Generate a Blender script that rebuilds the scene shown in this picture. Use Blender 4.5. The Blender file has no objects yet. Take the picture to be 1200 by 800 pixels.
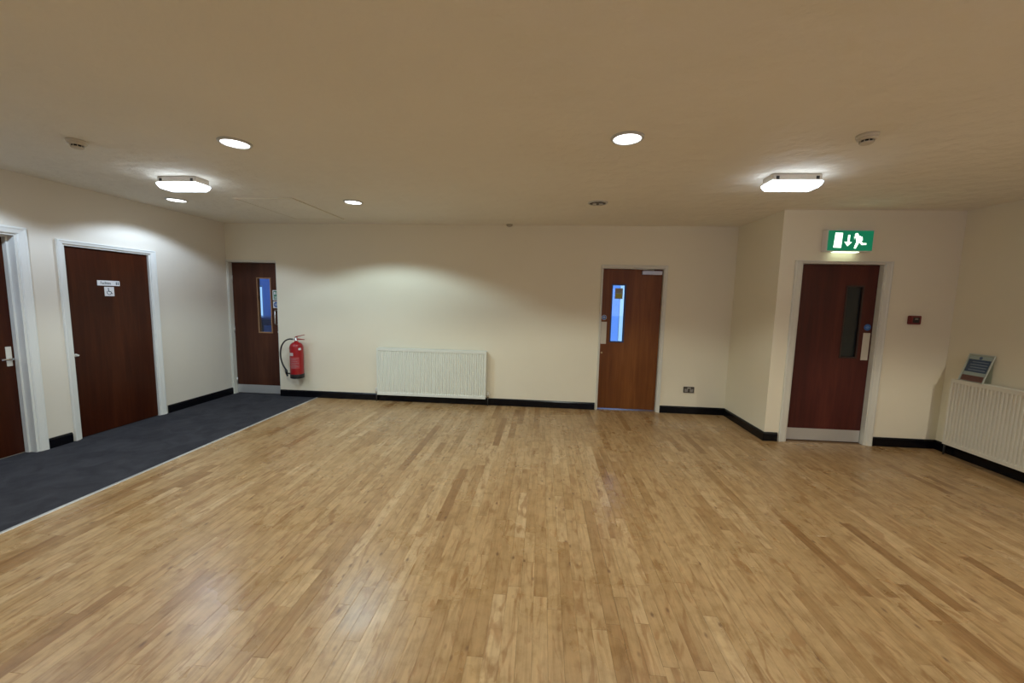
import bpy, bmesh, math, random
from mathutils import Vector, Matrix
random.seed(11)
S = bpy.context.scene
COL = S.collection
PI = math.pi

# ---------------------------------------------------------------- camera
FPX = 457.853; YAW, PITCH, ROLL, CAMH = -.0778, -.106, .0228, 1.55
fw = Vector((math.sin(YAW)*math.cos(PITCH), math.cos(YAW)*math.cos(PITCH), math.sin(PITCH)))
r0 = Vector((math.cos(YAW), -math.sin(YAW), 0)); u0 = r0.cross(fw)
rr = r0*math.cos(ROLL)+u0*math.sin(ROLL); uu = -r0*math.sin(ROLL)+u0*math.cos(ROLL)
cd = bpy.data.cameras.new('camera'); cam = bpy.data.objects.new('camera', cd); COL.objects.link(cam)
cd.sensor_fit = 'HORIZONTAL'; cd.sensor_width = 36; cd.lens = FPX/1200*36; cd.clip_start = .02
M = Matrix((rr, uu, -fw)).transposed().to_4x4(); M.translation = (0, 0, CAMH); cam.matrix_world = M
S.camera = cam

# ---------------------------------------------------------------- world, exposure, light levels
w = bpy.data.worlds.new('world'); S.world = w; w.use_nodes = True
w.node_tree.nodes['Background'].inputs[0].default_value = (.10, .22, .55, 1)
w.node_tree.nodes['Background'].inputs[1].default_value = .5
S.view_settings.view_transform = 'Standard'; S.view_settings.look = 'None'
S.view_settings.gamma = 1; S.view_settings.use_curve_mapping = False
S.view_settings.exposure = 0.32
COOL = (.64, .80, 1.0); NEUT = (.94, 1.0, .90); WARM = (1.0, .93, .74)
# recessed downlights: x, y, power in W, colour, label
DOWN = [(-4.18, 4.25, 28, COOL, 'lit recessed downlight over the carpet beside the left wall, behind the box light', True),
        (-2.14, 4.32, 49, (.67, .90, 1.0), 'small lit recessed downlight between the ceiling hatch and the radiator wall', True),
        (-2.17, 2.68, 44, NEUT, 'large lit recessed downlight nearest above the left of the wooden floor', True),
        (.50, 2.66, 66, NEUT, 'brightest lit recessed downlight in the middle of the ceiling', True),
        (-4.18, 2.67, 27, COOL, 'lit recessed downlight over the carpet outside the nearest left door', True),
        (-2.15, 1.0, 24, NEUT, 'lit recessed downlight above the left front of the wooden floor', True),
        (.50, 1.0, 8, NEUT, 'lit recessed downlight straight above the photographer', True),
        (-4.18, 1.0, 34, COOL, 'lit recessed downlight over the front part of the carpet', True),
        (3.95, 1.05, 80, WARM, 'lit recessed downlight near the right wall radiator', True),
        (.5, -1.2, 56, NEUT, 'unseen recessed downlight, added for ambient light, behind the photographer on the right', True),  # out of view, added to raise the ambient light
        (-2.15, -1.2, 52, NEUT, 'unseen recessed downlight, added for ambient light, behind the photographer on the left', True)]  # likewise an unseen lamp added for ambient light
BULK_STRENGTH = 8.0

# ---------------------------------------------------------------- room numbers
XL, YB, ZC, XI, YD, XR, YF = -4.775, 5.603, 2.592, 2.587, 4.603, 4.42, -3.2
XC = -3.40       # edge of the carpet
WT = .16         # wall thickness

# ---------------------------------------------------------------- materials
def mat(name, col=(.8,.8,.8), rough=.5, metal=0, emit=None, est=0, spec=.5):
    m = bpy.data.materials.new(name); m.use_nodes = True
    b = m.node_tree.nodes['Principled BSDF']
    b.inputs['Base Color'].default_value = (*col, 1); b.inputs['Roughness'].default_value = rough
    b.inputs['Metallic'].default_value = metal; b.inputs['Specular IOR Level'].default_value = spec
    if emit: b.inputs['Emission Color'].default_value = (*emit, 1); b.inputs['Emission Strength'].default_value = est
    return m
def N(m, t, **k):
    n = m.node_tree.nodes.new(t)
    for a, v in k.items():
        if a in n.inputs: n.inputs[a].default_value = v
        else: setattr(n, a, v)
    return n
def L(m, a, b): m.node_tree.links.new(a, b)
def bsdf(m): return m.node_tree.nodes['Principled BSDF']
def coords(m, scale, kind='Object', src=None):
    t = N(m, 'ShaderNodeTexCoord'); mp = N(m, 'ShaderNodeMapping')
    mp.inputs['Scale'].default_value = scale
    L(m, src if src else t.outputs[kind], mp.inputs['Vector']); return mp.outputs[0]
def ramp(m, fac, stops):
    r = N(m, 'ShaderNodeValToRGB'); e = r.color_ramp.elements
    while len(e) < len(stops): e.new(.5)
    for q, (p, c) in zip(e, stops): q.position = p; q.color = (*c, 1)
    L(m, fac, r.inputs[0]); return r.outputs[0]
def bump(m, h, strength, dist):
    b = N(m, 'ShaderNodeBump', Strength=strength, Distance=dist)
    L(m, h, b.inputs['Height']); L(m, b.outputs[0], bsdf(m).inputs['Normal'])
def plaster(name, c1, c2, wave, fine, rough=.75):
    m = mat(name, c1, rough, spec=.3)
    v = coords(m, (1, 1, 1))
    n = N(m, 'ShaderNodeTexNoise', Scale=1.3, Detail=3.0); L(m, v, n.inputs['Vector'])
    L(m, ramp(m, n.outputs[0], [(.3, c1), (.7, c2)]), bsdf(m).inputs['Base Color'])
    n2 = N(m, 'ShaderNodeTexNoise', Scale=7.0, Detail=4.0); L(m, v, n2.inputs['Vector'])
    n3 = N(m, 'ShaderNodeTexNoise', Scale=160.0, Detail=2.0); L(m, v, n3.inputs['Vector'])
    a = N(m, 'ShaderNodeMath', operation='MULTIPLY'); L(m, n2.outputs[0], a.inputs[0]); a.inputs[1].default_value = wave
    b = N(m, 'ShaderNodeMath', operation='MULTIPLY'); L(m, n3.outputs[0], b.inputs[0]); b.inputs[1].default_value = fine
    c = N(m, 'ShaderNodeMath', operation='ADD'); L(m, a.outputs[0], c.inputs[0]); L(m, b.outputs[0], c.inputs[1])
    bump(m, c.outputs[0], 1, 1); return m
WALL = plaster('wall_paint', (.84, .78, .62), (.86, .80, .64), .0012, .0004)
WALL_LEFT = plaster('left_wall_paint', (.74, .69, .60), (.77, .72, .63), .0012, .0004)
CEIL = plaster('ceiling_paint', (.83, .79, .70), (.86, .82, .73), .022, .0005)
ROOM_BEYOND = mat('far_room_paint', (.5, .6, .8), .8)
TRIMW = mat('white_gloss_trim', (.72, .71, .63), .35)
TRIML = mat('white_gloss_trim_left', (.78, .79, .76), .35)
BLACK = mat('black_gloss_skirting', (.004, .004, .006), .25, spec=.2)
STEEL = mat('brushed_steel', (.62, .62, .60), .38, .9)
KICK = mat('kick_plate_aluminium', (.60, .60, .59), .42, .55)
PLATEW = mat('cream_push_plate', (.66, .62, .52), .4)
CHROME = mat('chrome', (.7, .7, .7), .15, 1)
RADW = mat('radiator_enamel', (.80, .82, .74), .33)
RADR = mat('radiator_enamel_right', (.78, .75, .65), .33)
RED = mat('extinguisher_red', (.34, .010, .014), .28)
BLKP = mat('black_plastic', (.012, .012, .013), .4)
DARK = mat('dark_inside', (.01, .01, .01), .8)
BRASS = mat('worn_brass', (.45, .33, .15), .35, .8)
WPL = mat('white_plastic', (.72, .70, .64), .4)
WSIGN = mat('white_sign', (.80, .82, .84), .4)
INK = mat('dark_blue_ink', (.03, .06, .10), .5)
BLUE = mat('blue_sign', (.03, .13, .42), .4)
GREEN = mat('green_sign', (.0, .20, .09), .4)
GREYT = mat('grey_print', (.35, .20, .20), .5)
LENS = mat('light_diffuser', (.9, .9, .9), .4, emit=(.76, .88, 1), est=BULK_STRENGTH)
DISC = mat('downlight_glow', (.9, .9, .9), .4, emit=(.93, .97, 1), est=4.0)
EXG = mat('exit_green_lit', (.0, .16, .08), .4, emit=(.0, .17, .08), est=.6)
EXW = mat('exit_white_lit', (.8, .9, .85), .4, emit=(.80, 1, .80), est=1.7)
EXD = mat('exit_lamp_cover', (.8, .9, .8), .4, emit=(.85, 1, .72), est=2.6)

def wood(name, a, b, c, rough=.38):
    m = mat(name, a, rough, spec=.22)
    v = coords(m, (14, 14, .9)); n = N(m, 'ShaderNodeTexNoise', Scale=1.6, Detail=7.0, Roughness=.6, Distortion=.6); L(m, v, n.inputs['Vector'])
    v2 = coords(m, (3, 3, .35)); n2 = N(m, 'ShaderNodeTexNoise', Scale=1.2, Detail=2.0); L(m, v2, n2.inputs['Vector'])
    mx = N(m, 'ShaderNodeMath', operation='ADD'); L(m, n.outputs[0], mx.inputs[0]); L(m, n2.outputs[0], mx.inputs[1])
    h = N(m, 'ShaderNodeMath', operation='MULTIPLY'); L(m, mx.outputs[0], h.inputs[0]); h.inputs[1].default_value = .5
    L(m, ramp(m, h.outputs[0], [(.34, a), (.5, b), (.66, c)]), bsdf(m).inputs['Base Color'])
    bump(m, n.outputs[0], .15, .001); return m
W_LEFT = wood('red_brown_veneer', (.030, .0055, .002), (.044, .009, .003), (.068, .016, .005), .30)
W_D3 = wood('dark_brown_veneer', (.045, .015, .009), (.065, .022, .012), (.09, .032, .017))
W_D4 = wood('orange_brown_veneer', (.125, .040, .010), (.18, .060, .014), (.24, .088, .021))
W_D5 = wood('plum_brown_veneer', (.055, .014, .012), (.08, .019, .015), (.11, .028, .020))
W_BEAD = wood('light_wood_bead', (.22, .12, .06), (.30, .17, .09), (.36, .2, .1))

def glass(name, tint, rough=.02):
    m = bpy.data.materials.new(name); m.use_nodes = True; nt = m.node_tree; nt.nodes.clear()
    o = N(m, 'ShaderNodeOutputMaterial'); g = N(m, 'ShaderNodeBsdfGlossy'); g.inputs['Roughness'].default_value = rough
    t = N(m, 'ShaderNodeBsdfTransparent'); t.inputs[0].default_value = (*tint, 1)
    lw = N(m, 'ShaderNodeLayerWeight'); lw.inputs['Blend'].default_value = .5
    pw = N(m, 'ShaderNodeMath', operation='POWER'); L(m, lw.outputs['Facing'], pw.inputs[0]); pw.inputs[1].default_value = 5
    f = N(m, 'ShaderNodeMath', operation='MULTIPLY_ADD'); L(m, pw.outputs[0], f.inputs[0]); f.inputs[1].default_value = .9; f.inputs[2].default_value = .04
    x = N(m, 'ShaderNodeMixShader'); L(m, f.outputs[0], x.inputs[0]); L(m, t.outputs[0], x.inputs[1]); L(m, g.outputs[0], x.inputs[2])
    L(m, x.outputs[0], o.inputs[0]); return m
GLASS = glass('clear_glass', (.93, .96, 1)); GLASSD = mat('obscured_dark_glass', (.016, .021, .023), .25)
ACRYL = glass('acrylic_sheet', (.85, .9, .88), .05)

# floor boards -----------------------------------------------------
def board_mat():
    m = mat('beech_strip_floor', (.5, .3, .15), .33)
    g = N(m, 'ShaderNodeNewGeometry'); at = N(m, 'ShaderNodeAttribute', attribute_name='tint')
    off = N(m, 'ShaderNodeVectorMath', operation='SCALE'); off.inputs[0].default_value = (37, 91, 13); L(m, at.outputs['Fac'], off.inputs['Scale'])
    ad = N(m, 'ShaderNodeVectorMath', operation='ADD'); L(m, g.outputs['Position'], ad.inputs[0]); L(m, off.outputs[0], ad.inputs[1])
    v = coords(m, (38, 2.6, 1), src=ad.outputs[0]); n = N(m, 'ShaderNodeTexNoise', Scale=1.0, Detail=6.0, Roughness=.6, Distortion=.9); L(m, v, n.inputs['Vector'])
    base = ramp(m, at.outputs['Fac'], [(0, (.29, .16, .068)), (.14, (.35, .21, .095)), (.4, (.42, .268, .132)), (.8, (.455, .30, .155)), (1, (.51, .35, .195))])
    grain = ramp(m, n.outputs[0], [(.28, (.72, .66, .58)), (.5, (.97, .97, .97)), (.72, (1.12, 1.12, 1.10))])
    mx = N(m, 'ShaderNodeMix', data_type='RGBA', blend_type='MULTIPLY'); mx.inputs[0].default_value = 1
    L(m, base, mx.inputs[6]); L(m, grain, mx.inputs[7])
    # darker heartwood patches inside a board
    v2 = coords(m, (15, 4.0, 1), src=ad.outputs[0]); n2 = N(m, 'ShaderNodeTexNoise', Scale=1.0, Detail=4.0, Distortion=1.6); L(m, v2, n2.inputs['Vector'])
    p = ramp(m, n2.outputs[0], [(.54, (0, 0, 0)), (.64, (1, 1, 1))])
    pf = N(m, 'ShaderNodeMath', operation='MULTIPLY'); L(m, p, pf.inputs[0]); pf.inputs[1].default_value = .62
    mx2 = N(m, 'ShaderNodeMix', data_type='RGBA'); L(m, pf.outputs[0], mx2.inputs[0]); L(m, mx.outputs[2], mx2.inputs[6]); mx2.inputs[7].default_value = (.27, .135, .052, 1)
    # knots
    vo = N(m, 'ShaderNodeTexVoronoi', Scale=1.0); v3 = coords(m, (11, 5.5, 1), src=ad.outputs[0]); L(m, v3, vo.inputs['Vector'])
    k = ramp(m, vo.outputs['Distance'], [(.04, (1, 1, 1)), (.13, (0, 0, 0))])
    kf = N(m, 'ShaderNodeMath', operation='MULTIPLY'); L(m, k, kf.inputs[0]); kf.inputs[1].default_value = .75
    mx3 = N(m, 'ShaderNodeMix', data_type='RGBA'); L(m, kf.outputs[0], mx3.inputs[0]); L(m, mx2.outputs[2], mx3.inputs[6]); mx3.inputs[7].default_value = (.13, .06, .03, 1)
    # cloudy yellow / pink cast running across boards
    n6 = N(m, 'ShaderNodeTexNoise', Scale=11.0, Detail=5.0, Roughness=.65); L(m, ad.outputs[0], n6.inputs['Vector'])
    cl = ramp(m, n6.outputs[0], [(.35, (.84, .80, .72)), (.5, (1, 1, .97)), (.66, (1.10, 1.08, 1.06))])
    mx4 = N(m, 'ShaderNodeMix', data_type='RGBA', blend_type='MULTIPLY'); mx4.inputs[0].default_value = 1
    L(m, mx3.outputs[2], mx4.inputs[6]); L(m, cl, mx4.inputs[7]); L(m, mx4.outputs[2], bsdf(m).inputs['Base Color'])
    w_ = N(m, 'ShaderNodeTexNoise', Scale=2.3, Detail=5.0); L(m, g.outputs['Position'], w_.inputs['Vector'])
    L(m, ramp(m, w_.outputs[0], [(.35, (.24, .24, .24)), (.7, (.40, .40, .40))]), bsdf(m).inputs['Roughness'])
    n5 = N(m, 'ShaderNodeTexNoise', Scale=9.0, Detail=3.0); L(m, g.outputs['Position'], n5.inputs['Vector'])
    bump(m, n5.outputs[0], .35, .004)
    return m
BOARD = board_mat()
def carpet_mat():
    m = mat('charcoal_carpet', (.03, .03, .035), .95, spec=.1)
    v = coords(m, (1, 1, 1)); n = N(m, 'ShaderNodeTexNoise', Scale=420.0, Detail=2.0); L(m, v, n.inputs['Vector'])
    n2 = N(m, 'ShaderNodeTexNoise', Scale=5.0, Detail=5.0, Distortion=1.0); L(m, v, n2.inputs['Vector'])
    a = N(m, 'ShaderNodeMath', operation='ADD'); L(m, n.outputs[0], a.inputs[0]); L(m, n2.outputs[0], a.inputs[1])
    h = N(m, 'ShaderNodeMath', operation='MULTIPLY'); L(m, a.outputs[0], h.inputs[0]); h.inputs[1].default_value = .5
    L(m, ramp(m, h.outputs[0], [(.35, (.030, .030, .036)), (.65, (.062, .061, .070))]), bsdf(m).inputs['Base Color'])
    bump(m, n.outputs[0], .6, .003); return m
CARPET = carpet_mat()

# ---------------------------------------------------------------- mesh helpers
class MB:
    """collects shapes into one bmesh, then links them as one mesh object"""
    def __init__(s): s.bm = bmesh.new()
    def box(s, x0, x1, y0, y1, z0, z1, mi=0, bev=0):
        v = [s.bm.verts.new(p) for p in ((x0,y0,z0),(x1,y0,z0),(x1,y1,z0),(x0,y1,z0),(x0,y0,z1),(x1,y0,z1),(x1,y1,z1),(x0,y1,z1))]
        fs = [s.bm.faces.new([v[i] for i in q]) for q in ((0,3,2,1),(4,5,6,7),(0,1,5,4),(1,2,6,5),(2,3,7,6),(3,0,4,7))]
        for f in fs: f.material_index = mi
        if bev:
            es = {e for f in fs for e in f.edges}
            r = bmesh.ops.bevel(s.bm, geom=list(es), offset=bev, segments=2, affect='EDGES', clamp_overlap=True)
            for f in r['faces']: f.material_index = mi
        return s
    def prism(s, pts, ax, a, b, mi=0):
        """polygon pts in the two other axes, extruded along axis ax from a to b"""
        def P(p, t):
            q = list(p); q.insert(ax, t); return q
        A = [s.bm.verts.new(P(p, a)) for p in pts]; B = [s.bm.verts.new(P(p, b)) for p in pts]
        n = len(pts); fs = [s.bm.faces.new(A[::-1]), s.bm.faces.new(B)]
        for i in range(n): fs.append(s.bm.faces.new((A[i], A[(i+1)%n], B[(i+1)%n], B[i])))
        for f in fs: f.material_index = mi
        return s
    def lathe(s, prof, c=(0,0,0), seg=32, mi=0, axis='z', smooth=True):
        rings = []
        for r, z in prof:
            ring = []
            for k in range(seg):
                a = 2*PI*k/seg; x, y = r*math.cos(a), r*math.sin(a)
                p = (x, y, z) if axis == 'z' else (x, z, y)
                ring.append(s.bm.verts.new((c[0]+p[0], c[1]+p[1], c[2]+p[2])))
            rings.append(ring)
        for A, B in zip(rings, rings[1:]):
            for k in range(seg):
                f = s.bm.faces.new((A[k], A[(k+1)%seg], B[(k+1)%seg], B[k])); f.smooth = smooth; f.material_index = mi
        for R_, rev in ((rings[0], True), (rings[-1], False)):
            f = s.bm.faces.new(R_[::-1] if rev else R_); f.material_index = mi
        return s
    def tube(s, pts, r, seg=10, mi=0):
        pts = [Vector(p) for p in pts]; rings = []
        for i, p in enumerate(pts):
            d = (pts[min(i+1, len(pts)-1)]-pts[max(i-1, 0)]).normalized()
            up = Vector((0,1,0)) if abs(d.y) < .9 else Vector((1,0,0))
            a = d.cross(up).normalized(); b = d.cross(a)
            rings.append([s.bm.verts.new(p+(a*math.cos(2*PI*k/seg)+b*math.sin(2*PI*k/seg))*r) for k in range(seg)])
        for A, B in zip(rings, rings[1:]):
            for k in range(seg):
                f = s.bm.faces.new((A[k], A[(k+1)%seg], B[(k+1)%seg], B[k])); f.smooth = True; f.material_index = mi
        s.bm.faces.new(rings[0][::-1]).material_index = mi; s.bm.faces.new(rings[-1]).material_index = mi
        return s
    def build(s, name, mats, parent=None, kind=None):
        bmesh.ops.recalc_face_normals(s.bm, faces=s.bm.faces)
        me = bpy.data.meshes.new(name); s.bm.to_mesh(me); s.bm.free()
        for m in (mats if isinstance(mats, (list, tuple)) else [mats]): me.materials.append(m)
        o = bpy.data.objects.new(name, me); COL.objects.link(o)
        if parent: o.parent = parent
        if kind: o['kind'] = kind
        return o
def B(*a, **k): return MB().box(*a, **k)
def empty(name, loc=(0,0,0), rz=0):
    o = bpy.data.objects.new(name, None); COL.objects.link(o); o.location = loc; o.rotation_euler = (0,0,rz); o.empty_display_size = .1
    return o
def tag(o, label, cat, group=None):
    o['label'] = label; o['category'] = cat
    if group: o['group'] = group
    return o
def rect_holes(mb, u0, u1, z0, z1, holes, ax, a, b):
    """slab in plane (u,z) with rectangular holes; thickness a..b along axis ax (0=x,1=y)"""
    us = sorted({u0, u1, *[h[i] for h in holes for i in (0, 1)]}); zs = sorted({z0, z1, *[h[i] for h in holes for i in (2, 3)]})
    for i in range(len(us)-1):
        run = None
        for j in range(len(zs)-1):
            uc, zc = (us[i]+us[i+1])/2, (zs[j]+zs[j+1])/2
            if any(h[0] < uc < h[1] and h[2] < zc < h[3] for h in holes):
                continue
            if ax == 1: mb.box(us[i], us[i+1], a, b, zs[j], zs[j+1])
            else: mb.box(a, b, us[i], us[i+1], zs[j], zs[j+1])
    return mb
def lettering(name, text, size, m, parent, loc, rot=(PI/2,0,0), depth=.0006, sx=1):
    cu = bpy.data.curves.new(name, 'FONT'); cu.body = text; cu.size = size; cu.extrude = depth; cu.align_x = 'CENTER'; cu.align_y = 'CENTER'
    t = bpy.data.objects.new(name, cu); COL.objects.link(t)
    bpy.context.view_layer.update()
    me = bpy.data.meshes.new_from_object(t.evaluated_get(bpy.context.evaluated_depsgraph_get())); bpy.data.objects.remove(t)
    me.materials.clear(); me.materials.append(m)
    o = bpy.data.objects.new(name, me); COL.objects.link(o); o.parent = parent; o.location = loc; o.rotation_euler = rot; o.scale = (sx, 1, 1)
    return o

# ================================================================ STRUCTURE
# door holes (along the wall): hole range and height
D1 = (2.33, 3.262, 0, 2.05); D2 = (3.570, 4.460, 0, 2.012)
D3 = (-4.765, -3.985, 0, 2.045); D4 = (.802, 1.662, 0, 2.04); D5 = (2.815, 3.690, 0, 2.045)
ST = 'structure'
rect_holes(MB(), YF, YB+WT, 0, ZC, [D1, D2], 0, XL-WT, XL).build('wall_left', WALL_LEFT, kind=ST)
rect_holes(MB(), XL, XI, 0, ZC, [D3, D4], 1, YB, YB+WT).build('wall_back', WALL, kind=ST)
B(XI, XI+WT, YD+WT, YB+WT, 0, ZC).build('wall_return', WALL, kind=ST)
rect_holes(MB(), XI, XR, 0, ZC, [D5], 1, YD, YD+WT).build('wall_back_right', WALL, kind=ST)
B(XR, XR+WT, YF, YD+WT, 0, ZC).build('wall_right', WALL, kind=ST)
rect_holes(MB(), XL-WT, XR+WT, 0, ZC, [(1.2, 3.6, 1.0, 2.1)], 1, YF-WT, YF).build('wall_front', WALL, kind=ST)
B(XL-WT, XR+WT, YF-WT, YB+WT, ZC, ZC+.12).build('ceiling', CEIL, kind=ST)
floor = B(XL-WT, XR+WT, YF-WT, YB+WT, -.12, -.012).build('floor', DARK, kind=ST)

# strip flooring: 300 largest boards as parts, the rest joined
def board_bm(bm, lay, x0, x1, y0, y1, zt, tint, ox=0, oy=0):
    c = .0006; g = random.choice((.0001, .00015, .0002, .0003, .0005))
    x0 += g; x1 -= g; y0 += g; y1 -= g; zb = -.0119
    x0 -= ox; x1 -= ox; y0 -= oy; y1 -= oy
    lo = [bm.verts.new(p) for p in ((x0,y0,zb),(x1,y0,zb),(x1,y1,zb),(x0,y1,zb))]
    mi = [bm.verts.new(p) for p in ((x0,y0,zt-c),(x1,y0,zt-c),(x1,y1,zt-c),(x0,y1,zt-c))]
    to = [bm.verts.new(p) for p in ((x0+c,y0+c,zt),(x1-c,y0+c,zt),(x1-c,y1-c,zt),(x0+c,y1-c,zt))]
    fs = [bm.faces.new(to)]
    for A, C in ((lo, mi), (mi, to)):
        for k in range(4): fs.append(bm.faces.new((A[k], A[(k+1)%4], C[(k+1)%4], C[k])))
    for f in fs: f[lay] = tint
PW = .0705
rows = int((XR-XC)/PW)+1
planks = []
for i in range(rows):
    x0 = XC+.012+i*PW; x1 = min(x0+PW, XR)
    if x1-x0 < .01: continue
    y = YF-random.uniform(0, .8); rowt = random.uniform(-.13, .13)
    while y < YB:
        ln = random.choice((.28, .4, .55, .7, .9, 1.1))*random.uniform(.85, 1.15)
        a, b = max(y, YF), min(y+ln, YB if x0 < XI-.02 else YD)
        if b-a > .02:
            t = min(1, max(0, random.gauss(.5+rowt, .22)))
            planks.append((x0, x1, a, b, random.uniform(-.0004, 0), t))
        y += ln
def seen_size(p):
    """rough area the board covers in the photograph"""
    x = (p[0]+p[1])/2; tot = 0; n = 6
    for k in range(n):
        y = p[2]+(p[3]-p[2])*(k+.5)/n; d = Vector((x, y, -CAMH)); z = d.dot(fw)
        if z < .2: continue
        px, py = FPX*d.dot(rr)/z, FPX*d.dot(uu)/z
        if abs(px) < 600 and abs(py) < 400: tot += (p[1]-p[0])*(p[3]-p[2])/n*CAMH/z**3
    return tot
planks.sort(key=seen_size, reverse=True)
for p in planks[:300]:
    bm = bmesh.new(); lay = bm.faces.layers.float.new('tint'); cx, cy = (p[0]+p[1])/2, (p[2]+p[3])/2
    board_bm(bm, lay, *p, ox=cx, oy=cy)
    me = bpy.data.meshes.new('floor_board'); bm.to_mesh(me); bm.free(); me.materials.append(BOARD)
    o = bpy.data.objects.new('floor_board', me); COL.objects.link(o); o.location = (cx, cy, 0); o.parent = floor
bm = bmesh.new(); lay = bm.faces.layers.float.new('tint')
for p in planks[300:]: board_bm(bm, lay, *p)
me = bpy.data.meshes.new('floor_boards'); bm.to_mesh(me); bm.free(); me.materials.append(BOARD)
o = bpy.data.objects.new('floor_boards', me); COL.objects.link(o); o.parent = floor; o['kind'] = 'stuff'

# skirting
def skirt(name, x0, y0, x1, y1, nx, ny):
    """from (x0,y0) to (x1,y1); (nx,ny) points into the room"""
    pr = [(0, 0), (.018, 0), (.020, .004), (.020, .086), (.012, .102), (0, .102)]
    mb = MB(); d = Vector((x1-x0, y1-y0, 0)); rings = []
    for P in ((x0, y0), (x1, y1)):
        rings.append([mb.bm.verts.new((P[0]+nx*t, P[1]+ny*t, z)) for t, z in pr])
    n = len(pr); mb.bm.faces.new(rings[0]); mb.bm.faces.new(rings[1][::-1])
    for k in range(n): mb.bm.faces.new((rings[0][k], rings[0][(k+1)%n], rings[1][(k+1)%n], rings[1][k]))
    return mb.build(name, BLACK, kind=ST)
skirt('baseboard_left', XL, YF, XL, 2.255, 1, 0)
skirt('baseboard_left', XL, 3.312, XL, 3.506, 1, 0)
skirt('baseboard_left', XL, 4.540, XL, YB, 1, 0)
skirt('baseboard_back', -3.985, YB, .778, YB, 0, -1)
skirt('baseboard_back', 1.690, YB, XI-.02, YB, 0, -1)
skirt('baseboard_return', XI, YB, XI, YD-.02, -1, 0)
skirt('baseboard_back_right', XI, YD, 2.728, YD, 0, -1)
skirt('baseboard_back_right', 3.760, YD, XR-.02, YD, 0, -1)
skirt('baseboard_right', XR, YD, XR, YF, -1, 0)

# ---------------------------------------------------------------- doors
def door(name, loc, rz, W, H, lin, rec, leafmat, trim, arch=None, glz=None, beadmat=None, gl=GLASS, leaf_x=None, gap=.004, gapb=.008, stop=True, archtop=None):
    """local frame: x along the wall, y into the wall, z up; hole 0..W x 0..H"""
    e = empty(name, loc, rz); e['kind'] = ST
    ll, lr = lin
    f = MB()
    f.box(0, ll, .0, WT, 0, H).box(W-lr, W, .0, WT, 0, H).box(ll, W-lr, .0, WT, H-.024, H)
    if stop:                                       # stop bead behind the leaf
        y0 = rec+.046
        f.box(ll, ll+.012, y0, y0+.03, 0, H-.024).box(W-lr-.012, W-lr, y0, y0+.03, 0, H-.024).box(ll+.012, W-lr-.012, y0, y0+.03, H-.036, H-.024)
    f.build('door_frame', trim, e)
    if arch:
        al, ar, at = arch
        pr = [(0, .006), (.12, .013), (.62, .017), (.78, .021), (.94, .020), (1, .012), (1, 0), (0, 0)]
        mb = MB(); xi, xo, zi = ll*.45, W-lr*.45, H-.011; rings = []
        rings.append([(xi-o*al, -d, 0) for o, d in pr]); rings.append([(xi-o*al, -d, zi+o*at) for o, d in pr])
        rings.append([(xo+o*ar, -d, zi+o*at) for o, d in pr]); rings.append([(xo+o*ar, -d, 0) for o, d in pr])
        V = [[mb.bm.verts.new(p) for p in r] for r in rings]; n = len(pr)
        for A_, B_ in zip(V, V[1:]):
            for k in range(n): mb.bm.faces.new((A_[k], A_[(k+1)%n], B_[(k+1)%n], B_[k]))
        mb.bm.faces.new(V[0]); mb.bm.faces.new(V[-1][::-1])
        mb.build('architrave', trim, e)
    x0, x1 = ll+gap, W-lr-gap; z0, z1 = gapb, H-.024-gap
    hole = [glz] if glz else []
    leaf = rect_holes(MB(), x0, x1, z0, z1, hole, 1, rec, rec+.044).build('door_leaf', leafmat, e)
    if glz:
        a, b, c, d = glz; bd = MB(); t = .012
        for q in (rec-.004, rec+.030):
            bd.box(a-t*.4, a+t, q, q+.016, c-t*.4, d+t*.4).box(b-t, b+t*.4, q, q+.016, c-t*.4, d+t*.4)
            bd.box(a+t, b-t, q, q+.016, c-t*.4, c+t).box(a+t, b-t, q, q+.016, d-t, d+t*.4)
        bd.build('glazing_bead', beadmat or leafmat, leaf)
        B(a+.001, b-.001, rec+.019, rec+.025, c+.001, d-.001).build('pane', gl, leaf)
    return e, leaf
def hinges(leaf, x, rec):
    for z in (.2, 1.0, 1.78):
        MB().tube([(x, rec-.006, z-.05), (x, rec-.006, z+.05)], .008, 8).build('hinge', STEEL, leaf)

# door 1 : nearest on the left, cut by the frame of the photo (local x = world y, local y = into the left wall)
e, leaf = door('door_1', (XL, D1[0], 0), PI/2, D1[1]-D1[0], D1[3], (.034, .034), .112, W_LEFT, TRIML, (.066, .066, .066), stop=False)
mb = MB(); W_ = D1[1]-D1[0]
mb.box(.034, .048, .068, .108, 0, 2.026).box(W_-.048, W_-.034, .068, .108, 0, 2.026).box(.048, W_-.048, .068, .108, 2.010, 2.026)
mb.build('door_stop', TRIML, e)
pl = B(.828, .868, .106, .112, .838, 1.018, bev=.002).build('lever_plate', WPL, leaf)
MB().tube([(.850, .106, .905), (.850, .065, .905), (.842, .058, .905), (.760, .056, .907)], .009, 10).build('lever_handle', CHROME, leaf)
B(W_-.0345, W_-.033, .078, .104, .925, 1.02).build('strike_plate', BRASS, e)
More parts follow.
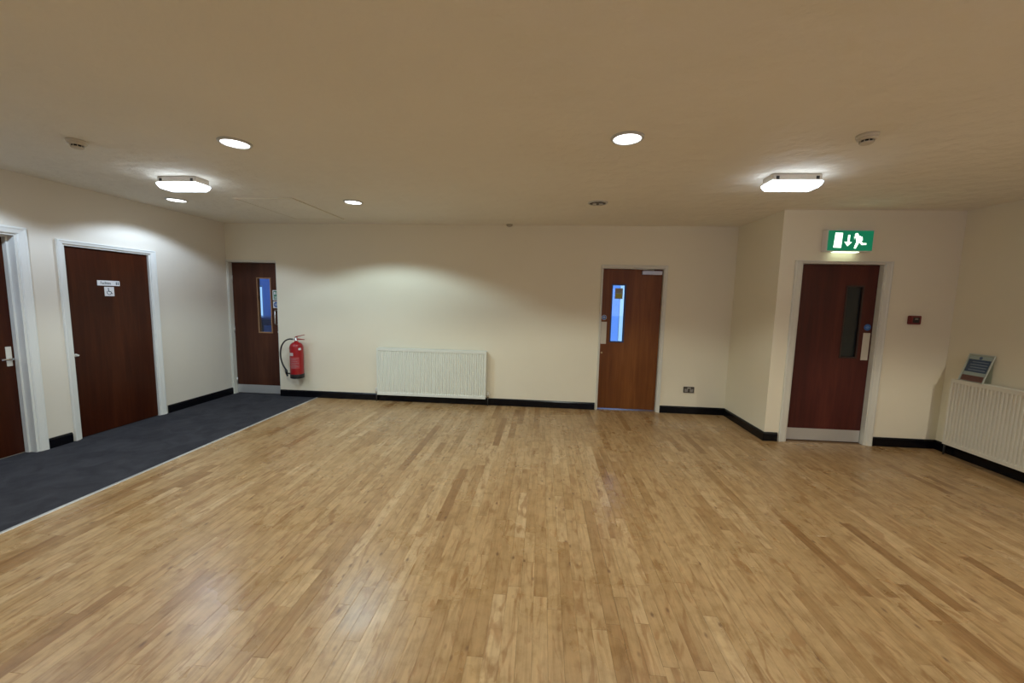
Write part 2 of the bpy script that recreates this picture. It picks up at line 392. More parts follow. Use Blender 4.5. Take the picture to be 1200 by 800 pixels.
# door 2 : accessible toilet door
e2, leaf = door('door_2', (XL, D2[0], 0), PI/2, D2[1]-D2[0], D2[3], (.026, .026), .022, W_LEFT, TRIML, (.053, .066, .043), gap=.003)
yo = D2[0]
pl = B(3.877-yo, 4.102-yo, .018, .022, 1.604, 1.660, bev=.0012).build('toilet_sign', WSIGN, e2)
lettering('lettering', 'Facilities', .042, INK, pl, (3.958-yo, .0176, 1.632), sx=.72)
mb = MB()                                             # the small man and woman on the plate
for q in (4.066-yo, 4.084-yo):
    mb.box(q-.005, q+.005, .0172, .018, 1.616, 1.640); mb.lathe([(.0042, -.0004), (.0042, .0004)], (q, .0176, 1.6455), 12, axis='y')
mb.build('washroom_symbol', INK, pl)
pl = B(3.941-yo, 4.039-yo, .018, .022, 1.490, 1.592, bev=.0015).build('wheelchair_sign', WSIGN, e2)
mb = MB(); cx, cz, yy = 3.990-yo, 1.541, .0175
def arc(cx, cz, r0_, r1_, a0, a1, n=16):
    for k in range(n):
        t0, t1 = a0+(a1-a0)*k/n, a0+(a1-a0)*(k+1)/n
        mb.prism([(cx+r*math.cos(t), cz+r*math.sin(t)) for r, t in ((r0_, t0), (r1_, t0), (r1_, t1), (r0_, t1))], 1, yy-.0004, yy+.0004)
arc(cx-.004, cz-.012, .019, .0245, math.radians(125), math.radians(350))
mb.lathe([(.006, -.0004), (.006, .0004)], (cx-.010, yy, cz+.032), 14, axis='y')
mb.prism([(cx-.014, cz+.023), (cx-.006, cz+.023), (cx-.002, cz-.001), (cx-.010, cz-.003)], 1, yy-.0004, yy+.0004)
mb.prism([(cx-.008, cz+.003), (cx+.014, cz+.003), (cx+.014, cz-.004), (cx-.008, cz-.004)], 1, yy-.0004, yy+.0004)
mb.prism([(cx+.008, cz+.002), (cx+.015, cz+.002), (cx+.026, cz-.022), (cx+.020, cz-.025)], 1, yy-.0004, yy+.0004)
mb.prism([(cx+.020, cz-.025), (cx+.026, cz-.022), (cx+.034, cz-.020), (cx+.034, cz-.026)], 1, yy-.0004, yy+.0004)
mb.build('wheelchair_symbol', INK, pl)
hd = MB().tube([(.052, .022, .880), (.052, -.012, .880), (.046, -.018, .880), (.040, -.018, .880)], .009, 10)
hd.lathe([(.016, 0), (.016, .006)], (.052, .016, .880), 16, axis='y'); hd.build('door_pull', WPL, leaf)

# door 3 : narrow vision panel, beside the extinguisher
GX = D3[0]; R3 = .067
e3, leaf = door('door_3', (GX, YB, 0), 0, D3[1]-D3[0], D3[3], (.018, .010), R3, W_D3, TRIMW, None, glz=(-4.352-GX, -4.132-GX, .962, 1.796), beadmat=W_BEAD)
B(-.006, .010, -.012, .0, 0, 2.052).build('architrave', TRIMW, e3)
B(.010, D3[1]-D3[0], -.012, .0, 2.036, 2.052).build('architrave', TRIMW, e3)
hinges(leaf, .022, R3)
B(.024, .764, R3-.003, R3, .012, .140).build('kick_plate', KICK, leaf)
sg = B(-4.106-GX, -4.0-GX, R3-.002, R3, 1.462, 1.615).build('fire_exit_notice', WSIGN, e3)
B(-4.092-GX, -4.014-GX, R3-.0028, R3-.002, 1.474, 1.603).build('green_panel', GREEN, sg)
mb = MB(); cx = -4.053-GX; y_ = R3-.0034
mb.box(cx-.030, cx-.010, y_, y_+.0005, 1.545, 1.590); mb.box(cx-.004, cx+.004, y_, y_+.0005, 1.562, 1.59); mb.prism([(cx-.010, 1.562), (cx+.010, 1.562), (cx, 1.545)], 1, y_, y_+.0005)
mb.lathe([(.006, 0), (.006, .0005)], (cx+.022, y_, 1.586), 12, axis='y'); mb.prism([(cx+.014, 1.545), (cx+.020, 1.578), (cx+.030, 1.574), (cx+.026, 1.545)], 1, y_, y_+.0005)
for k, wd in enumerate((.030, .024, .030)): mb.box(cx-wd, cx+wd, y_, y_+.0005, 1.484+k*.017, 1.491+k*.017)
mb.build('white_symbols', WSIGN, sg)
sg = B(-4.104-GX, -4.004-GX, R3-.002, R3, 1.345, 1.447).build('fire_door_notice', WSIGN, e3)
MB().lathe([(.040, 0), (.040, .001)], (-4.054-GX, R3-.003, 1.396), 28, axis='y').build('blue_disc', BLUE, sg)
mb = MB()
for k, wd in enumerate((.020, .030, .020)): mb.box(-4.054-GX-wd, -4.054-GX+wd, R3-.0036, R3-.003, 1.380+k*.013, 1.386+k*.013)
mb.build('lettering', WSIGN, sg)
hx = -4.047-GX
MB().tube([(hx, R3, 1.31), (hx, R3-.035, 1.308), (hx-.002, R3-.048, 1.295), (hx-.002, R3-.048, 1.11), (hx, R3-.035, 1.094), (hx, R3, 1.092)], .0095, 10).build('pull_handle', STEEL, leaf)
MB().lathe([(.017, 0), (.017, .006), (.007, .007)], (-4.030-GX, R3-.007, .98), 18, axis='y').build('lock_cylinder', STEEL, leaf)

# door 4 : back wall right, bright blue daylight behind its glass
GX = D4[0]; R4 = .047
e4, leaf = door('door_4', (GX, YB, 0), 0, D4[1]-D4[0], D4[3], (.018, .020), R4, W_D4, TRIMW, (.020, .040, .036), glz=(.957-GX, 1.150-GX, .986, 1.798), beadmat=mat('blue_grey_bead', (.03, .045, .12), .4), gapb=.016)
mb = B(1.352-GX, 1.622-GX, R4-.045, R4-.0005, 1.940, 1.990, bev=.004)
cl = mb.build('door_closer', mat('closer_silver', (.42, .40, .38), .35, .6), leaf)
mb = MB(); mb.tube([(1.50-GX, R4-.03, 2.004), (1.29-GX, -.03, 2.010)], .007, 8); mb.tube([(1.29-GX, -.03, 2.010), (1.20-GX, -.005, 2.012)], .007, 8)
mb.lathe([(.012, 0), (.012, .012)], (1.50-GX, R4-.03, 1.998), 14)
mb.build('closer_arm', STEEL, leaf)
B(.829-GX, .907-GX, R4-.003, R4, .955, 1.270, bev=.0012).build('push_plate', PLATEW, leaf)
dk = MB().lathe([(.035, 0), (.035, .0015)], (.866-GX, R4-.0015, 1.332), 28, axis='y').build('fire_door_disc', BLUE, e4)
mb = MB(); mb.lathe([(.0345, 0), (.0345, .0006)], (.866-GX, R4-.0022, 1.332), 28, axis='y')
ringo = MB()
for k in range(28):
    t0, t1 = 2*PI*k/28, 2*PI*(k+1)/28
    ringo.prism([(.866-GX+r*math.cos(t), 1.332+r*math.sin(t)) for r, t in ((.031, t0), (.035, t0), (.035, t1), (.031, t1))], 1, R4-.0024, R4-.0015)
for k, wd in enumerate((.012, .021, .012)): ringo.box(.866-GX-wd, .866-GX+wd, R4-.0022, R4-.0015, 1.318+k*.012, 1.323+k*.012)
ringo.build('white_print', WSIGN, dk); mb.bm.free()
MB().lathe([(.014, 0), (.014, .008), (.006, .009)], (.852-GX, R4-.009, .828), 16, axis='y').build('lock_cylinder', BRASS, leaf)
nt = B(1.004-GX, 1.112-GX, R4+.0165, R4+.0180, 1.598, 1.748).build('glass_notice', mat('notice_card', (.40, .40, .36), .6), e4)
mb = MB(); mb.box(1.016-GX, 1.100-GX, R4+.0158, R4+.0165, 1.612, 1.668); mb.build('yellow_panel', mat('yellow_print', (.38, .36, .06), .6), nt)
mb = MB()
for k in range(4): mb.box(1.016-GX, 1.100-GX-.012*(k % 2), R4+.0158, R4+.0165, 1.682+k*.014, 1.688+k*.014)
mb.build('printed_lines', mat('print_grey', (.12, .12, .12), .6), nt)

# door 5 : under the exit sign
GX = D5[0]; R5 = .057
e5, leaf = door('door_5', (GX, YD, 0), 0, D5[1]-D5[0], D5[3], (.020, .020), R5, W_D5, TRIMW, (.078, .072, .018), glz=(3.350-GX, 3.530-GX, .985, 1.790), gl=GLASSD, beadmat=mat('dark_bead', (.035, .014, .012), .4))
B(2.846-GX, 3.664-GX, R5-.003, R5, .012, .150).build('kick_plate', KICK, leaf)
B(3.577-GX, 3.651-GX, R5-.003, R5, .965, 1.272, bev=.0012).build('push_plate', PLATEW, leaf)
dk = MB().lathe([(.036, 0), (.036, .0015)], (3.613-GX, R5-.0015, 1.335), 28, axis='y').build('fire_door_disc', BLUE, e5)
mb = MB()
for k, wd in enumerate((.012, .022, .012)): mb.box(3.613-GX-wd, 3.613-GX+wd, R5-.0022, R5-.0015, 1.321+k*.012, 1.326+k*.012)
mb.build('white_print', mat('pale_blue_print', (.25, .4, .65), .5), dk)

# ---------------------------------------------------------------- the rooms behind the glazed doors
YR = 8.4
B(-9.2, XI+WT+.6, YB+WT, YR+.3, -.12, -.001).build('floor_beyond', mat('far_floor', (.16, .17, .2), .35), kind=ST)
B(-9.2, XI+WT+.6, YB+WT, YR+.3, ZC, ZC+.12).build('ceiling_beyond', ROOM_BEYOND, kind=ST)
B(-1.6, -1.5, YB+WT, YR, 0, ZC).build('wall_partition', ROOM_BEYOND, kind=ST)
rect_holes(MB(), -9.2, XI+WT+.6, 0, ZC, [(-7.30, -6.31, 1.02, 1.75), (1.20, 1.95, .35, 2.3)], 1, YR, YR+.12).build('wall_beyond', ROOM_BEYOND, kind=ST)
B(-9.3, -9.2, YB+WT, YR+.12, 0, ZC).build('wall_beyond_left', ROOM_BEYOND, kind=ST)
B(XI+WT+.6, XI+WT+.7, YB+WT, YR+.12, 0, ZC).build('wall_beyond_right', ROOM_BEYOND, kind=ST)
B(-9.2, XL-WT, YB+WT-.1, YB+WT, 0, ZC).build('wall_beyond_near', ROOM_BEYOND, kind=ST)
B(XI+WT, XR+WT, YD+WT+1.2, YD+WT+1.3, 0, ZC).build('wall_cupboard_back', mat('cupboard_paint', (.10, .11, .12), .9), kind=ST)
B(XI+WT, XR+WT, YD+WT, YD+WT+1.2, -.12, -.001).build('floor_cupboard', DARK, kind=ST)
B(XI+WT, XR+WT, YD+WT, YD+WT+1.3, ZC, ZC+.12).build('ceiling_cupboard', DARK, kind=ST)
B(XR, XR+WT, YD+WT, YD+WT+1.2, 0, ZC).build('wall_cupboard_side', DARK, kind=ST)
B(XL-WT-1.2, XL-WT-1.1, 2.0, 4.9, 0, ZC).build('wall_light_block_left', DARK, kind=ST)  # unseen black shell, added to keep sky light out of the door gaps
B(XL-WT-1.1, XL-WT, 1.9, 2.0, 0, ZC).build('wall_light_block_near', DARK, kind=ST)
B(XL-WT-1.1, XL-WT, 4.9, 5.0, 0, ZC).build('wall_light_block_far', DARK, kind=ST)
B(XL-WT-1.1, XL-WT, 2.0, 4.9, -.1, 0).build('floor_light_block', DARK, kind=ST)
B(XL-WT-1.1, XL-WT, 2.0, 4.9, ZC, ZC+.1).build('ceiling_light_block', DARK, kind=ST)
B(XL-.112, XL, D1[0]+.034, D1[1]-.034, -.0119, .001).build('trim_6', CARPET, kind=ST)
B(XL-WT, XL-.112, D1[0]+.034, D1[1]-.034, -.0119, .004).build('trim_4', mat('threshold_pale', (.35, .32, .28), .5), kind=ST)
B(XL-WT, XL, D2[0]+.026, D2[1]-.026, -.0119, .001).build('trim_5', CARPET, kind=ST)
for nm, x0, x1, z0, z1, em, st, sp in (('window_1', -7.30, -6.31, 1.02, 1.75, (.35, .55, 1), .8, -6.7), ('window_2', 1.20, 1.95, .35, 2.3, (.12, .33, 1), .8, 1.60)):
    e = empty(nm, (0, 0, 0)); e['kind'] = ST
    f = MB(); y = YR+.02
    f.box(x0, x1, y, y+.05, z0, z0+.04).box(x0, x1, y, y+.05, z1-.04, z1).box(x0, x0+.04, y, y+.05, z0+.04, z1-.04).box(x1-.04, x1, y, y+.05, z0+.04, z1-.04).box(sp-.003, sp+.003, y, y+.05, z0+.04, z1-.04)
    f.build('window_frame', WPL, e)
    B(x0+.04, sp-.003, y+.02, y+.03, z0+.04, z1-.04).build('pane', mat(nm+'_daylight', (.2, .2, .2), .3, emit=em, est=st), e)
    B(sp+.003, x1-.04, y+.02, y+.03, z0+.04, z1-.04).build('pane', mat(nm+'_daylight_pale', (.2, .2, .2), .3, emit=(.36, .66, 1), est=.9), e)
e = empty('added_window'); e['kind'] = ST  # unseen window, added to bring cool light onto the ceiling
f = MB(); f.box(1.2, 3.6, YF-.10, YF-.05, 1.0, 1.05).box(1.2, 3.6, YF-.10, YF-.05, 2.05, 2.1)
for x in (1.2, 2.375, 3.55): f.box(x, x+.05, YF-.10, YF-.05, 1.05, 2.05)
f.build('window_frame', WPL, e)
B(1.25, 3.55, YF-.080, YF-.074, 1.05, 2.05).build('pane', GLASS, e)
la = bpy.data.lights.new('daylight_fill', 'AREA'); la.shape = 'RECTANGLE'; la.size = 2.2; la.size_y = 1.0; la.energy = 20; la.color = (.52, .58, 1)  # bluish lamp behind the added window, cools ceiling and right side
lo = bpy.data.objects.new('daylight_fill', la); COL.objects.link(lo); lo.location = (2.4, YF-.12, 1.55); lo.rotation_euler = (PI/2, 0, 0)
# daylight entering the far rooms through those windows
for n_, x_, z_, sx, sz, P_ in (('daylight_fill', -6.9, 1.6, .8, 1.1, 14), ('daylight_fill', 1.52, 1.4, .6, 1.8, 14)):
    la = bpy.data.lights.new(n_, 'AREA'); la.shape = 'RECTANGLE'; la.size = sx; la.size_y = sz; la.energy = P_; la.color = (.25, .48, 1)
    lo = bpy.data.objects.new(n_, la); COL.objects.link(lo); lo.location = (x_, YR+.0, z_); lo.rotation_euler = (-PI/2, 0, 0)
la = bpy.data.lights.new('daylight_fill', 'AREA'); la.shape = 'RECTANGLE'; la.size = 1.1; la.size_y = 1.4; la.energy = 26; la.color = (.25, .48, 1)  # added fill lamp on the far room's end wall, no window here
lo = bpy.data.objects.new('daylight_fill', la); COL.objects.link(lo); lo.location = (-9.18, 7.4, 1.6); lo.rotation_euler = (0, -PI/2, 0)
# a high counter and a stool seen through the glass of door 3
t = empty('counter', (-5.75, 7.55, 0)); tag(t, 'dark high counter seen through the narrow glass of the door beside the extinguisher', 'counter')
DT = mat('dark_counter', (.05, .06, .09), .4)
B(-.82, .82, -.32, .32, 1.06, 1.10, bev=.004).build('worktop', mat('counter_top', (.16, .2, .3), .35), t)
B(-.78, .78, -.26, .30, .10, 1.06).build('body', DT, t)
for a in (-.76, -.25, .26): B(a, a+.49, -.280, -.262, .14, 1.02, bev=.003).build('door', DT, t)
B(-.76, .76, -.20, .28, .001, .10).build('plinth', BLKP, t)
t = empty('bar_stool', (-4.98, 6.75, 0), .4); tag(t, 'small pale bar stool standing before the dark counter in the blue lit room', 'stool')
CH = mat('pale_stool', (.42, .46, .55), .5)
MB().lathe([(.13, .74), (.16, .75), (.165, .77), (.14, .785)], (0, 0, 0), 24).build('seat', CH, t)
MB().prism([(.13, .86), (.145, .86), (.165, .97), (.150, .97)], 0, -.12, .12).build('backrest', CH, t)
for a in (-.08, .08): MB().tube([(a, .12, .76), (a, .15, .90)], .009, 8).build('back_post', STEEL, t)
for a in (-1, 1):
    for b in (-1, 1): MB().tube([(a*.17, b*.17, 0), (a*.10, b*.10, .75)], .011, 8).build('leg', STEEL, t)

# ================================================================ THINGS
# carpet and its metal edge
o = B(XL, XC-.0121, YF, YB, -.0119, .002).build('carpet', CARPET); tag(o, 'charcoal grey carpet strip along the left wall', 'carpet')
B(D3[0]+.018, D3[1]-.01, YB, YB+WT, -.0119, .001).build('trim_1', CARPET, kind=ST)
B(D4[0]+.018, D4[1]-.02, YB, YB+WT, -.0119, -.001).build('trim_2', mat('threshold_wood', (.30, .18, .09), .5), kind=ST)
B(D5[0]+.02, D5[1]-.02, YD, YD+WT, -.0119, -.001).build('trim_3', mat('threshold_wood_dark', (.25, .15, .08), .5), kind=ST)
mb = MB().prism([(XC-.012, .002), (XC-.010, .005), (XC+.008, .005), (XC+.012, -.001), (XC+.012, -.0005), (XC-.012, .0018)][:4]+[(XC+.012, -.001)], 1, YF, YB-.02)
o = mb.build('edging_strip', mat('silver_edging', (.75, .75, .75), .35, .7)); tag(o, 'thin silver edging strip between the grey carpet and the wooden floor', 'floor trim')

# radiators ---------------------------------------------------------
def radiator(loc, rz, Ln, Hh, z0, depth, m, label, valves=(True, True)):
    """local: x along, y=0 at wall, -y into room"""
    e = empty('radiator', loc, rz); tag(e, label, 'radiator', 'white panel radiators')
    yf = -depth
    n = int(round(Ln/.0335)); p = (Ln-.03)/n
    mb = MB()
    # front pressed panel: corrugated sheet, flutes fade out at top and bottom
    xs = []
    for i in range(n):
        a = .015+i*p
        xs += [(a, 0), (a+p*.16, 0), (a+p*.30, .011), (a+p*.70, .011), (a+p*.84, 0)]
    xs.append((Ln-.015, 0)); xs = [(0, 0)]+xs+[(Ln, 0)]
    zs = [(z0, 1), (z0+.030, 1), (z0+.048, 0), (z0+Hh-.052, 0), (z0+Hh-.034, 1), (z0+Hh-.012, 1)]
    G = [[mb.bm.verts.new((x, yf+d*(1-fl), z)) for x, d in xs] for z, fl in zs]
    for A_, B_ in zip(G, G[1:]):
        for k in range(len(xs)-1): mb.bm.faces.new((A_[k], A_[k+1], B_[k+1], B_[k]))
    for v_ in (G[0], G[-1]):
        back = [mb.bm.verts.new((q.co.x, yf+.022, q.co.z)) for q in (v_[0], v_[-1])]
        mb.bm.faces.new([*v_, back[1], back[0]])
    o = mb.build('front_panel', m, e)
    B(.006, Ln-.006, -.030, -.026, z0, z0+Hh-.014).build('rear_panel', m, e)
    g = MB(); g.box(0, Ln, yf, yf+.012, z0+Hh-.012, z0+Hh).box(0, Ln, -.032, -.020, z0+Hh-.012, z0+Hh)
    x = .01
    while x < Ln-.02:
        g.box(x, x+.006, yf+.012, -.032, z0+Hh-.010, z0+Hh-.001); x += .022
    g.build('top_grille', m, e)
    for x in (0, Ln-.002): B(x, x+.002, yf+.001, -.020, z0+.01, z0+Hh-.012).build('side_panel', m, e)
    for x in (.25, Ln-.25): B(x, x+.03, -.026, -.001, z0+.05, z0+Hh-.06).build('bracket', m, e)
    for sx, on in zip((-1, 1), valves):
        if not on: continue
        xx = -.028 if sx < 0 else Ln+.028; yv = -depth*.55
        v = MB(); v.tube([(0 if sx < 0 else Ln, yv, z0+.035), (xx, yv, z0+.035)], .010, 10)
        v.tube([(xx, yv, z0+.015), (xx, yv, z0+.045)], .012, 12); v.build('valve', CHROME, e)
        MB().lathe([(.014, 0), (.017, .01), (.014, .045), (.008, .05)], (xx, yv, z0+.045), 16).build('valve_cap', WPL, e)
        MB().tube([(xx, yv, 0.001), (xx, yv, z0+.015)], .0075, 10).build('pipe', mat('painted_pipe', (.03, .03, .03), .4), e)
    return e
radiator((-2.418, YB, 0), 0, 1.622, .700, .108, .100, RADW, 'white panel radiator on the back wall between the two glazed doors')
radiator((XR, 4.405, 0), -PI/2, 1.80, .705, .128, .120, RADR, 'white panel radiator on the right wall below the clear notice stand')

# notice on the right radiator ---------------------------------------
e = empty('notice_stand', (4.325, 4.250, .8345), -PI/2); tag(e, 'clear acrylic stand holding a blue printed notice, leaning on the right wall radiator', 'sign')
tl = math.atan2(.078, .27)
# local: x -> towards camera (-y world); y -> +x world (towards wall)
def lean(mb_):
    bmesh.ops.rotate(mb_.bm, verts=mb_.bm.verts, cent=(0, 0, 0), matrix=Matrix.Rotation(-tl, 3, 'X')); return mb_
lean(B(-.114, .114, .0, .003, 0, .285)).build('acrylic_sheet', ACRYL, e)
pp = lean(B(-.104, .104, .0035, .0045, .004, .270)).build('printed_sheet', mat('notice_paper', (.85, .85, .9), .5), e)
NB = mat('notice_blue', (.10, .16, .36), .5); NB2 = mat('notice_light_blue', (.35, .42, .62), .5); NR = mat('notice_red', (.42, .13, .12), .5)
lean(B(-.100, .100, .0030, .0034, .100, .232)).build('blue_panel', NB, pp)
lean(B(-.100, .100, .0030, .0034, .006, .064)).build('red_panel', NR, pp)
mb = MB()
for k in range(4): mb.box(-.070+.01*(k % 2), .085, .0024, .0029, .118+k*.028, .127+k*.028)
lean(mb).build('lettering', NB2, pp)
lean(MB().lathe([(.015, 0), (.015, .0006)], (.0, .0028, .249), 18, axis='y')).build('round_emblem', NB, pp)
for q in (-.108, .105): MB().prism([(.010, .0), (.080, .0), (.083, .003), (.083, .268)], 0, q, q+.003).build('side_support', ACRYL, e)
fr = MB()
for q in ((-.116, -.109, 0, .287), (.109, .116, 0, .287), (-.109, .109, .276, .287)): fr.box(q[0], q[1], -.002, .0055, q[2], q[3])
lean(fr).build('edge_frame', mat('frosted_edge', (.55, .58, .55), .4), e)

# fire extinguisher --------------------------------------------------
e = empty('fire_extinguisher', (-3.635, YB-.118, 0)); tag(e, 'red fire extinguisher with black hose hung on the wall right of the narrow door', 'fire extinguisher')
mb = MB(); prof = [(.088, .372), (.091, .385), (.0925, .40), (.0925, .775), (.088, .805), (.076, .828), (.055, .846), (.030, .856), (.026, .87)]
mb.lathe(prof, (0, 0, 0), 40); mb.build('cylinder', RED, e)
MB().lathe([(.082, .318), (.093, .322), (.096, .332), (.096, .378), (.0935, .384)], (0, 0, 0), 40).build('base_ring', BLKP, e)
vv = MB(); vv.lathe([(.024, .868), (.024, .885), (.017, .89), (.017, .918), (.012, .925)], (0, 0, 0), 20); vv.tube([(0, 0, .897), (-.05, 0, .897)], .011, 10)
vv.build('valve', STEEL, e)
RD = mat('handle_red', (.35, .05, .04), .35)
MB().prism([(-.02, .898), (.012, .915), (.125, .900), (.127, .893), (.02, .892)], 1, -.012, .012).build('carry_handle', RD, e)
MB().prism([(-.02, .925), (.0, .943), (.130, .972), (.132, .964), (.02, .935), (.012, .915)], 1, -.010, .010).build('squeeze_lever', RD, e)
pts = []; P0, P1, P2, P3 = Vector((-.05, 0, .897)), Vector((-.25, -.01, .93)), Vector((-.30, -.03, .62)), Vector((-.150, -.035, .44))
for k in range(21):
    t = k/20; pts.append(P0*(1-t)**3+P1*3*t*(1-t)**2+P2*3*t*t*(1-t)+P3*t**3)
MB().tube(pts, .0105, 12).build('hose', BLKP, e)
mb = MB(); mb.tube([(-.152, -.035, .442), (-.140, -.035, .375)], .017, 12); mb.tube([(-.140, -.035, .378), (-.132, -.033, .345)], .012, 12); mb.build('nozzle', BLKP, e)
mb = MB(); mb.box(-.135, -.085, -.030, -.012, .375, .392); mb.build('nozzle_clip', BLKP, e)
mb = MB(); mb.box(-.025, .025, .090, .118, .55, .80); mb.build('wall_bracket', RD, e)
def curved(z0, z1, a0, a1, r, name, m, par):
    mb = MB(); n = 10
    A_ = [mb.bm.verts.new((r*math.sin(a0+(a1-a0)*k/n), -r*math.cos(a0+(a1-a0)*k/n), z0)) for k in range(n+1)]
    B_ = [mb.bm.verts.new((r*math.sin(a0+(a1-a0)*k/n), -r*math.cos(a0+(a1-a0)*k/n), z1)) for k in range(n+1)]
    for k in range(n): mb.bm.faces.new((A_[k], A_[k+1], B_[k+1], B_[k])).smooth = True
    return mb.build(name, m, par)
curved(.660, .705, -.95, .05, .0932, 'white_label', mat('label_white', (.55, .50, .50), .5), e)
curved(.745, .775, .85, 1.25, .0932, 'inspection_tag', WSIGN, e)
k_ = curved(.47, .64, -.9, .95, .0929, 'instruction_panel', mat('label_red', (.42, .05, .06), .45), e)
for i, z in enumerate((.62, .60, .575, .55, .53, .51, .495, .48)):
    curved(z, z+.006, -.8+.25*(i % 3), .85-.2*((i*2) % 3), .0934, 'printed_line', GREYT, k_)

# exit sign -----------------------------------------------------------
e = empty('exit_sign', (0, YD, 0)); tag(e, 'lit green running man exit sign above the dark door on the right', 'exit sign')
EX0, EX1, EZ0, EZ1 = 3.005, 3.462, 2.150, 2.366
B(EX0-.006, EX1+.006, -.080, 0, EZ0-.006, EZ1+.006, bev=.004).build('housing', mat('exit_housing', (.80, .76, .72), .4), e)
pn = B(EX0+.004, EX1-.004, -.083, -.0802, EZ0+.004, EZ1-.004).build('green_panel', EXG, e)
def X(u): return EX0+(u-648)/(1055-648)*(EX1-EX0)
def Z(v): return EZ1-(v-582)/(758-582)*(EZ1-EZ0)
def poly(pts, name, mb=None):
    q = mb or MB(); q.prism([(X(a), Z(b)) for a, b in pts], 1, -.0840, -.0831)
    return q.build(name, EXW, e) if mb is None else q
poly([(712, 603), (778, 605), (774, 732), (704, 730)], 'door_symbol')
mb = MB(); poly([(827, 622), (845, 622), (843, 690), (825, 690)], '', mb); poly([(798, 680), (866, 682), (830, 718)], '', mb); mb.build('arrow_symbol', EXW, e)
mb = MB(); mb.lathe([(.0185, 0), (.0185, .0009)], (X(902), -.0840, Z(621)), 18, axis='y')
poly([(888, 632), (925, 628), (950, 640), (945, 680), (910, 690), (900, 660)], '', mb)      # torso
poly([(940, 660), (962, 690), (995, 690), (995, 704), (955, 706), (925, 680)], '', mb)      # rear leg
poly([(905, 682), (930, 684), (916, 715), (904, 738), (888, 734), (896, 705)], '', mb)      # front leg
poly([(920, 628), (955, 640), (960, 668), (950, 666), (944, 645)], '', mb)                  # rear arm
poly([(895, 640), (885, 640), (886, 660), (880, 636), (900, 628)][:4], '', mb)
mb.build('running_man', EXW, e)
B(EX0+.09, EX1-.12, -.070, -.020, EZ0-.012, EZ0-.006).build('lamp_cover', EXD, e)

# manual call point ---------------------------------------------------
e = empty('call_point', (4.021, YD, 1.431)); tag(e, 'small red fire alarm call point on the wall right of the exit door', 'alarm')
B(-.056, .056, -.040, 0, -.047, .047, bev=.005).build('housing', mat('alarm_red', (.17, .012, .012), .45), e)
B(-.030, .034, -.0415, -.0400, -.028, .030).build('break_glass', mat('dark_glass', (.03, .025, .025), .2), e)
B(-.012, .020, -.0422, -.0416, .004, .020).build('white_patch', mat('pale_patch', (.22, .20, .18), .5), e)

# socket ---------------------------------------------------------------
e = empty('double_socket', (2.081, YB, .345)); tag(e, 'dark metal double power socket low on the back wall, right of the orange-brown door', 'socket')
B(-.073, .073, -.012, 0, -.043, .043, bev=.003).build('face_plate', mat('dark_plate', (.10, .09, .08), .3, .7), e)
for s_ in (-1, 1):
    o = B(s_*.036-.022, s_*.036+.022, -.0140, -.0120, -.030, .014).build('outlet', mat('grey_insert', (.30, .29, .27), .5), e)
    mb = MB(); mb.box(s_*.036-.003, s_*.036+.003, -.0146, -.0140, .000, .010).box(s_*.036-.014, s_*.036-.007, -.0146, -.0140, -.018, -.013).box(s_*.036+.007, s_*.036+.014, -.0146, -.0140, -.018, -.013)
    mb.build('pin_slots', BLKP, o)
    B(s_*.012-.007, s_*.012+.007, -.0150, -.0120, .018, .034).build('switch', WPL, e)

# ceiling fittings ------------------------------------------------------
def downlight(x, y, P, col, label, lit):
    e = empty('recessed_downlight', (x, y, ZC)); tag(e, label, 'ceiling light', 'recessed ceiling downlights')
    prof = [(.086, -.0105), (.090, -.0125), (.098, -.010), (.104, -.004), (.105, 0), (.086, 0)]
    mb = MB(); seg = 40; R_ = [[mb.bm.verts.new((r*math.cos(2*PI*k/seg), r*math.sin(2*PI*k/seg), z)) for k in range(seg)] for r, z in prof]
    for i in range(len(R_)):
        A_, B_ = R_[i], R_[(i+1) % len(R_)]
        for k in range(seg): mb.bm.faces.new((A_[k], A_[(k+1)%seg], B_[(k+1)%seg], B_[k])).smooth = True
    mb.build('bezel', mat('bezel_grey', (.55, .55, .52), .4) if 'bezel_grey' not in bpy.data.materials else bpy.data.materials['bezel_grey'], e)
    if lit:
        MB().lathe([(.0855, -.006), (.0855, -.002)], (0, 0, 0), 40).build('diffuser', DISC, e)
        la = bpy.data.lights.new('downlight_lamp', 'SPOT'); la.energy = P; la.color = col; la.spot_size = math.radians(142); la.spot_blend = .24; la.shadow_soft_size = .05
        lo = bpy.data.objects.new('downlight_lamp', la); COL.objects.link(lo); lo.location = (x, y, ZC-.075)
    return e
for d in DOWN: downlight(*d)
e = downlight(.54, 4.32, 0, NEUT, 'unlit recessed downlight with two bare lamps, in front of the orange-brown door', False)
MB().lathe([(.0855, -.004), (.0855, -.001)], (0, 0, 0), 40).build('reflector', mat('dark_reflector', (.05, .042, .035), .25, .6), e)
for s_ in (-.034, .034):
    MB().lathe([(.012, -.030), (.019, -.026), (.022, -.012), (.020, -.004)], (s_, 0, 0), 20).build('lamp', mat('unlit_lamp', (.55, .53, .45), .25), e)
for d in e.children:
    if d.name.startswith('reflector'): pass

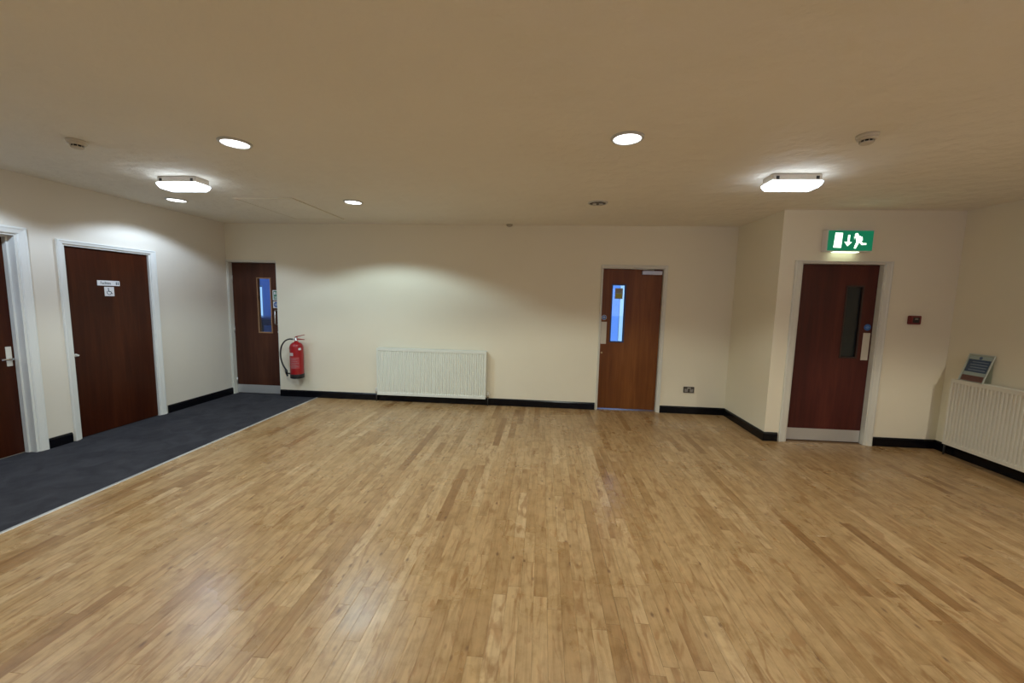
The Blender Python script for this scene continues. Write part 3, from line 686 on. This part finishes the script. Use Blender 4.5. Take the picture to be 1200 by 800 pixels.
def bulkhead(x, y, rz, label):
    e = empty('bulkhead_light', (x, y, ZC), rz); tag(e, label, 'ceiling light', 'rectangular bulkhead lights')
    B(-.186, .186, -.076, .076, -.056, 0, bev=.006).build('base', mat('bulkhead_base', (.62, .57, .50), .4), e)
    mb = MB(); lv = [(.190, .080, -.056), (.191, .081, -.068), (.184, .072, -.088), (.168, .062, -.104)]
    V = [[mb.bm.verts.new((sx*a, sy*b, z)) for sx, sy in ((-1,-1),(1,-1),(1,1),(-1,1))] for a, b, z in lv]
    for A_, B_ in zip(V, V[1:]):
        for k in range(4): mb.bm.faces.new((A_[k], A_[(k+1)%4], B_[(k+1)%4], B_[k]))
    mb.bm.faces.new(V[0][::-1]); mb.bm.faces.new(V[-1])
    mb.build('diffuser', LENS, e)
    for s_ in (-.15, .15): B(s_-.012, s_+.012, -.0785, -.076, -.045, -.02).build('clip', BLKP, e)
    return e
bulkhead(-3.335, 3.475, 0, 'lit rectangular box light on the ceiling at the left, beside the ceiling hatch')
bulkhead(1.965, 3.440, 0, 'lit rectangular box light on the ceiling at the right, before the exit sign')

def detector(x, y, label):
    e = empty('smoke_detector', (x, y, ZC)); tag(e, label, 'smoke detector', 'ceiling smoke detectors')
    m = mat('detector_white', (.62, .57, .47), .5) if 'detector_white' not in bpy.data.materials else bpy.data.materials['detector_white']
    MB().lathe([(.052, -.018), (.056, -.010), (.056, 0)], (0, 0, 0), 32).build('base', m, e)
    MB().lathe([(.026, -.054), (.033, -.050), (.036, -.044)], (0, 0, 0), 28).build('cap', m, e)
    MB().lathe([(.030, -.045), (.030, -.030)], (0, 0, 0), 24).build('sensing_chamber', BLKP, e)
    mb = MB(); mb.lathe([(.040, -.032), (.050, -.026), (.052, -.017)], (0, 0, 0), 32)
    for k in range(10):
        a = 2*PI*k/10; c, s_ = math.cos(a), math.sin(a)
        mb.tube([(.034*c, .034*s_, -.045), (.036*c, .036*s_, -.031)], .0022, 6)
    mb.build('cage', m, e)
    return e
detector(-3.30, 2.62, 'white round smoke detector on the ceiling at the left, nearest the photographer')
detector(1.925, 2.65, 'white round smoke detector on the ceiling at the right, before the right box light')

e = empty('motion_sensor', (-.505, YB-.045, ZC)); tag(e, 'tiny white sensor dome where the ceiling meets the back wall, above the radiator', 'sensor')
MB().lathe([(.020, -.030), (.038, -.022), (.045, -.008), (.045, 0)], (0, 0, 0), 24).build('dome', mat('sensor_grey', (.42, .38, .30), .5), e)

# access hatch in the ceiling
e = empty('ceiling_hatch', (-3.08, 4.71, ZC)); tag(e, 'flat rectangular access hatch with thin raised edge in the ceiling, left of the radiator', 'hatch')
HX, HY = .345, .555
B(-HX+.012, HX-.012, -HY+.012, HY-.012, -.004, 0).build('panel', CEIL, e)
f = MB(); f.box(-HX, HX, -HY, -HY+.012, -.010, 0).box(HX-.012, HX, -HY+.012, HY-.012, -.010, 0).box(-HX, -HX+.012, -HY+.012, HY-.012, -.006, 0).box(-HX, HX, HY-.012, HY, -.006, 0)
f.build('edge_bead', mat('hatch_edge', (.74, .68, .55), .5), e)
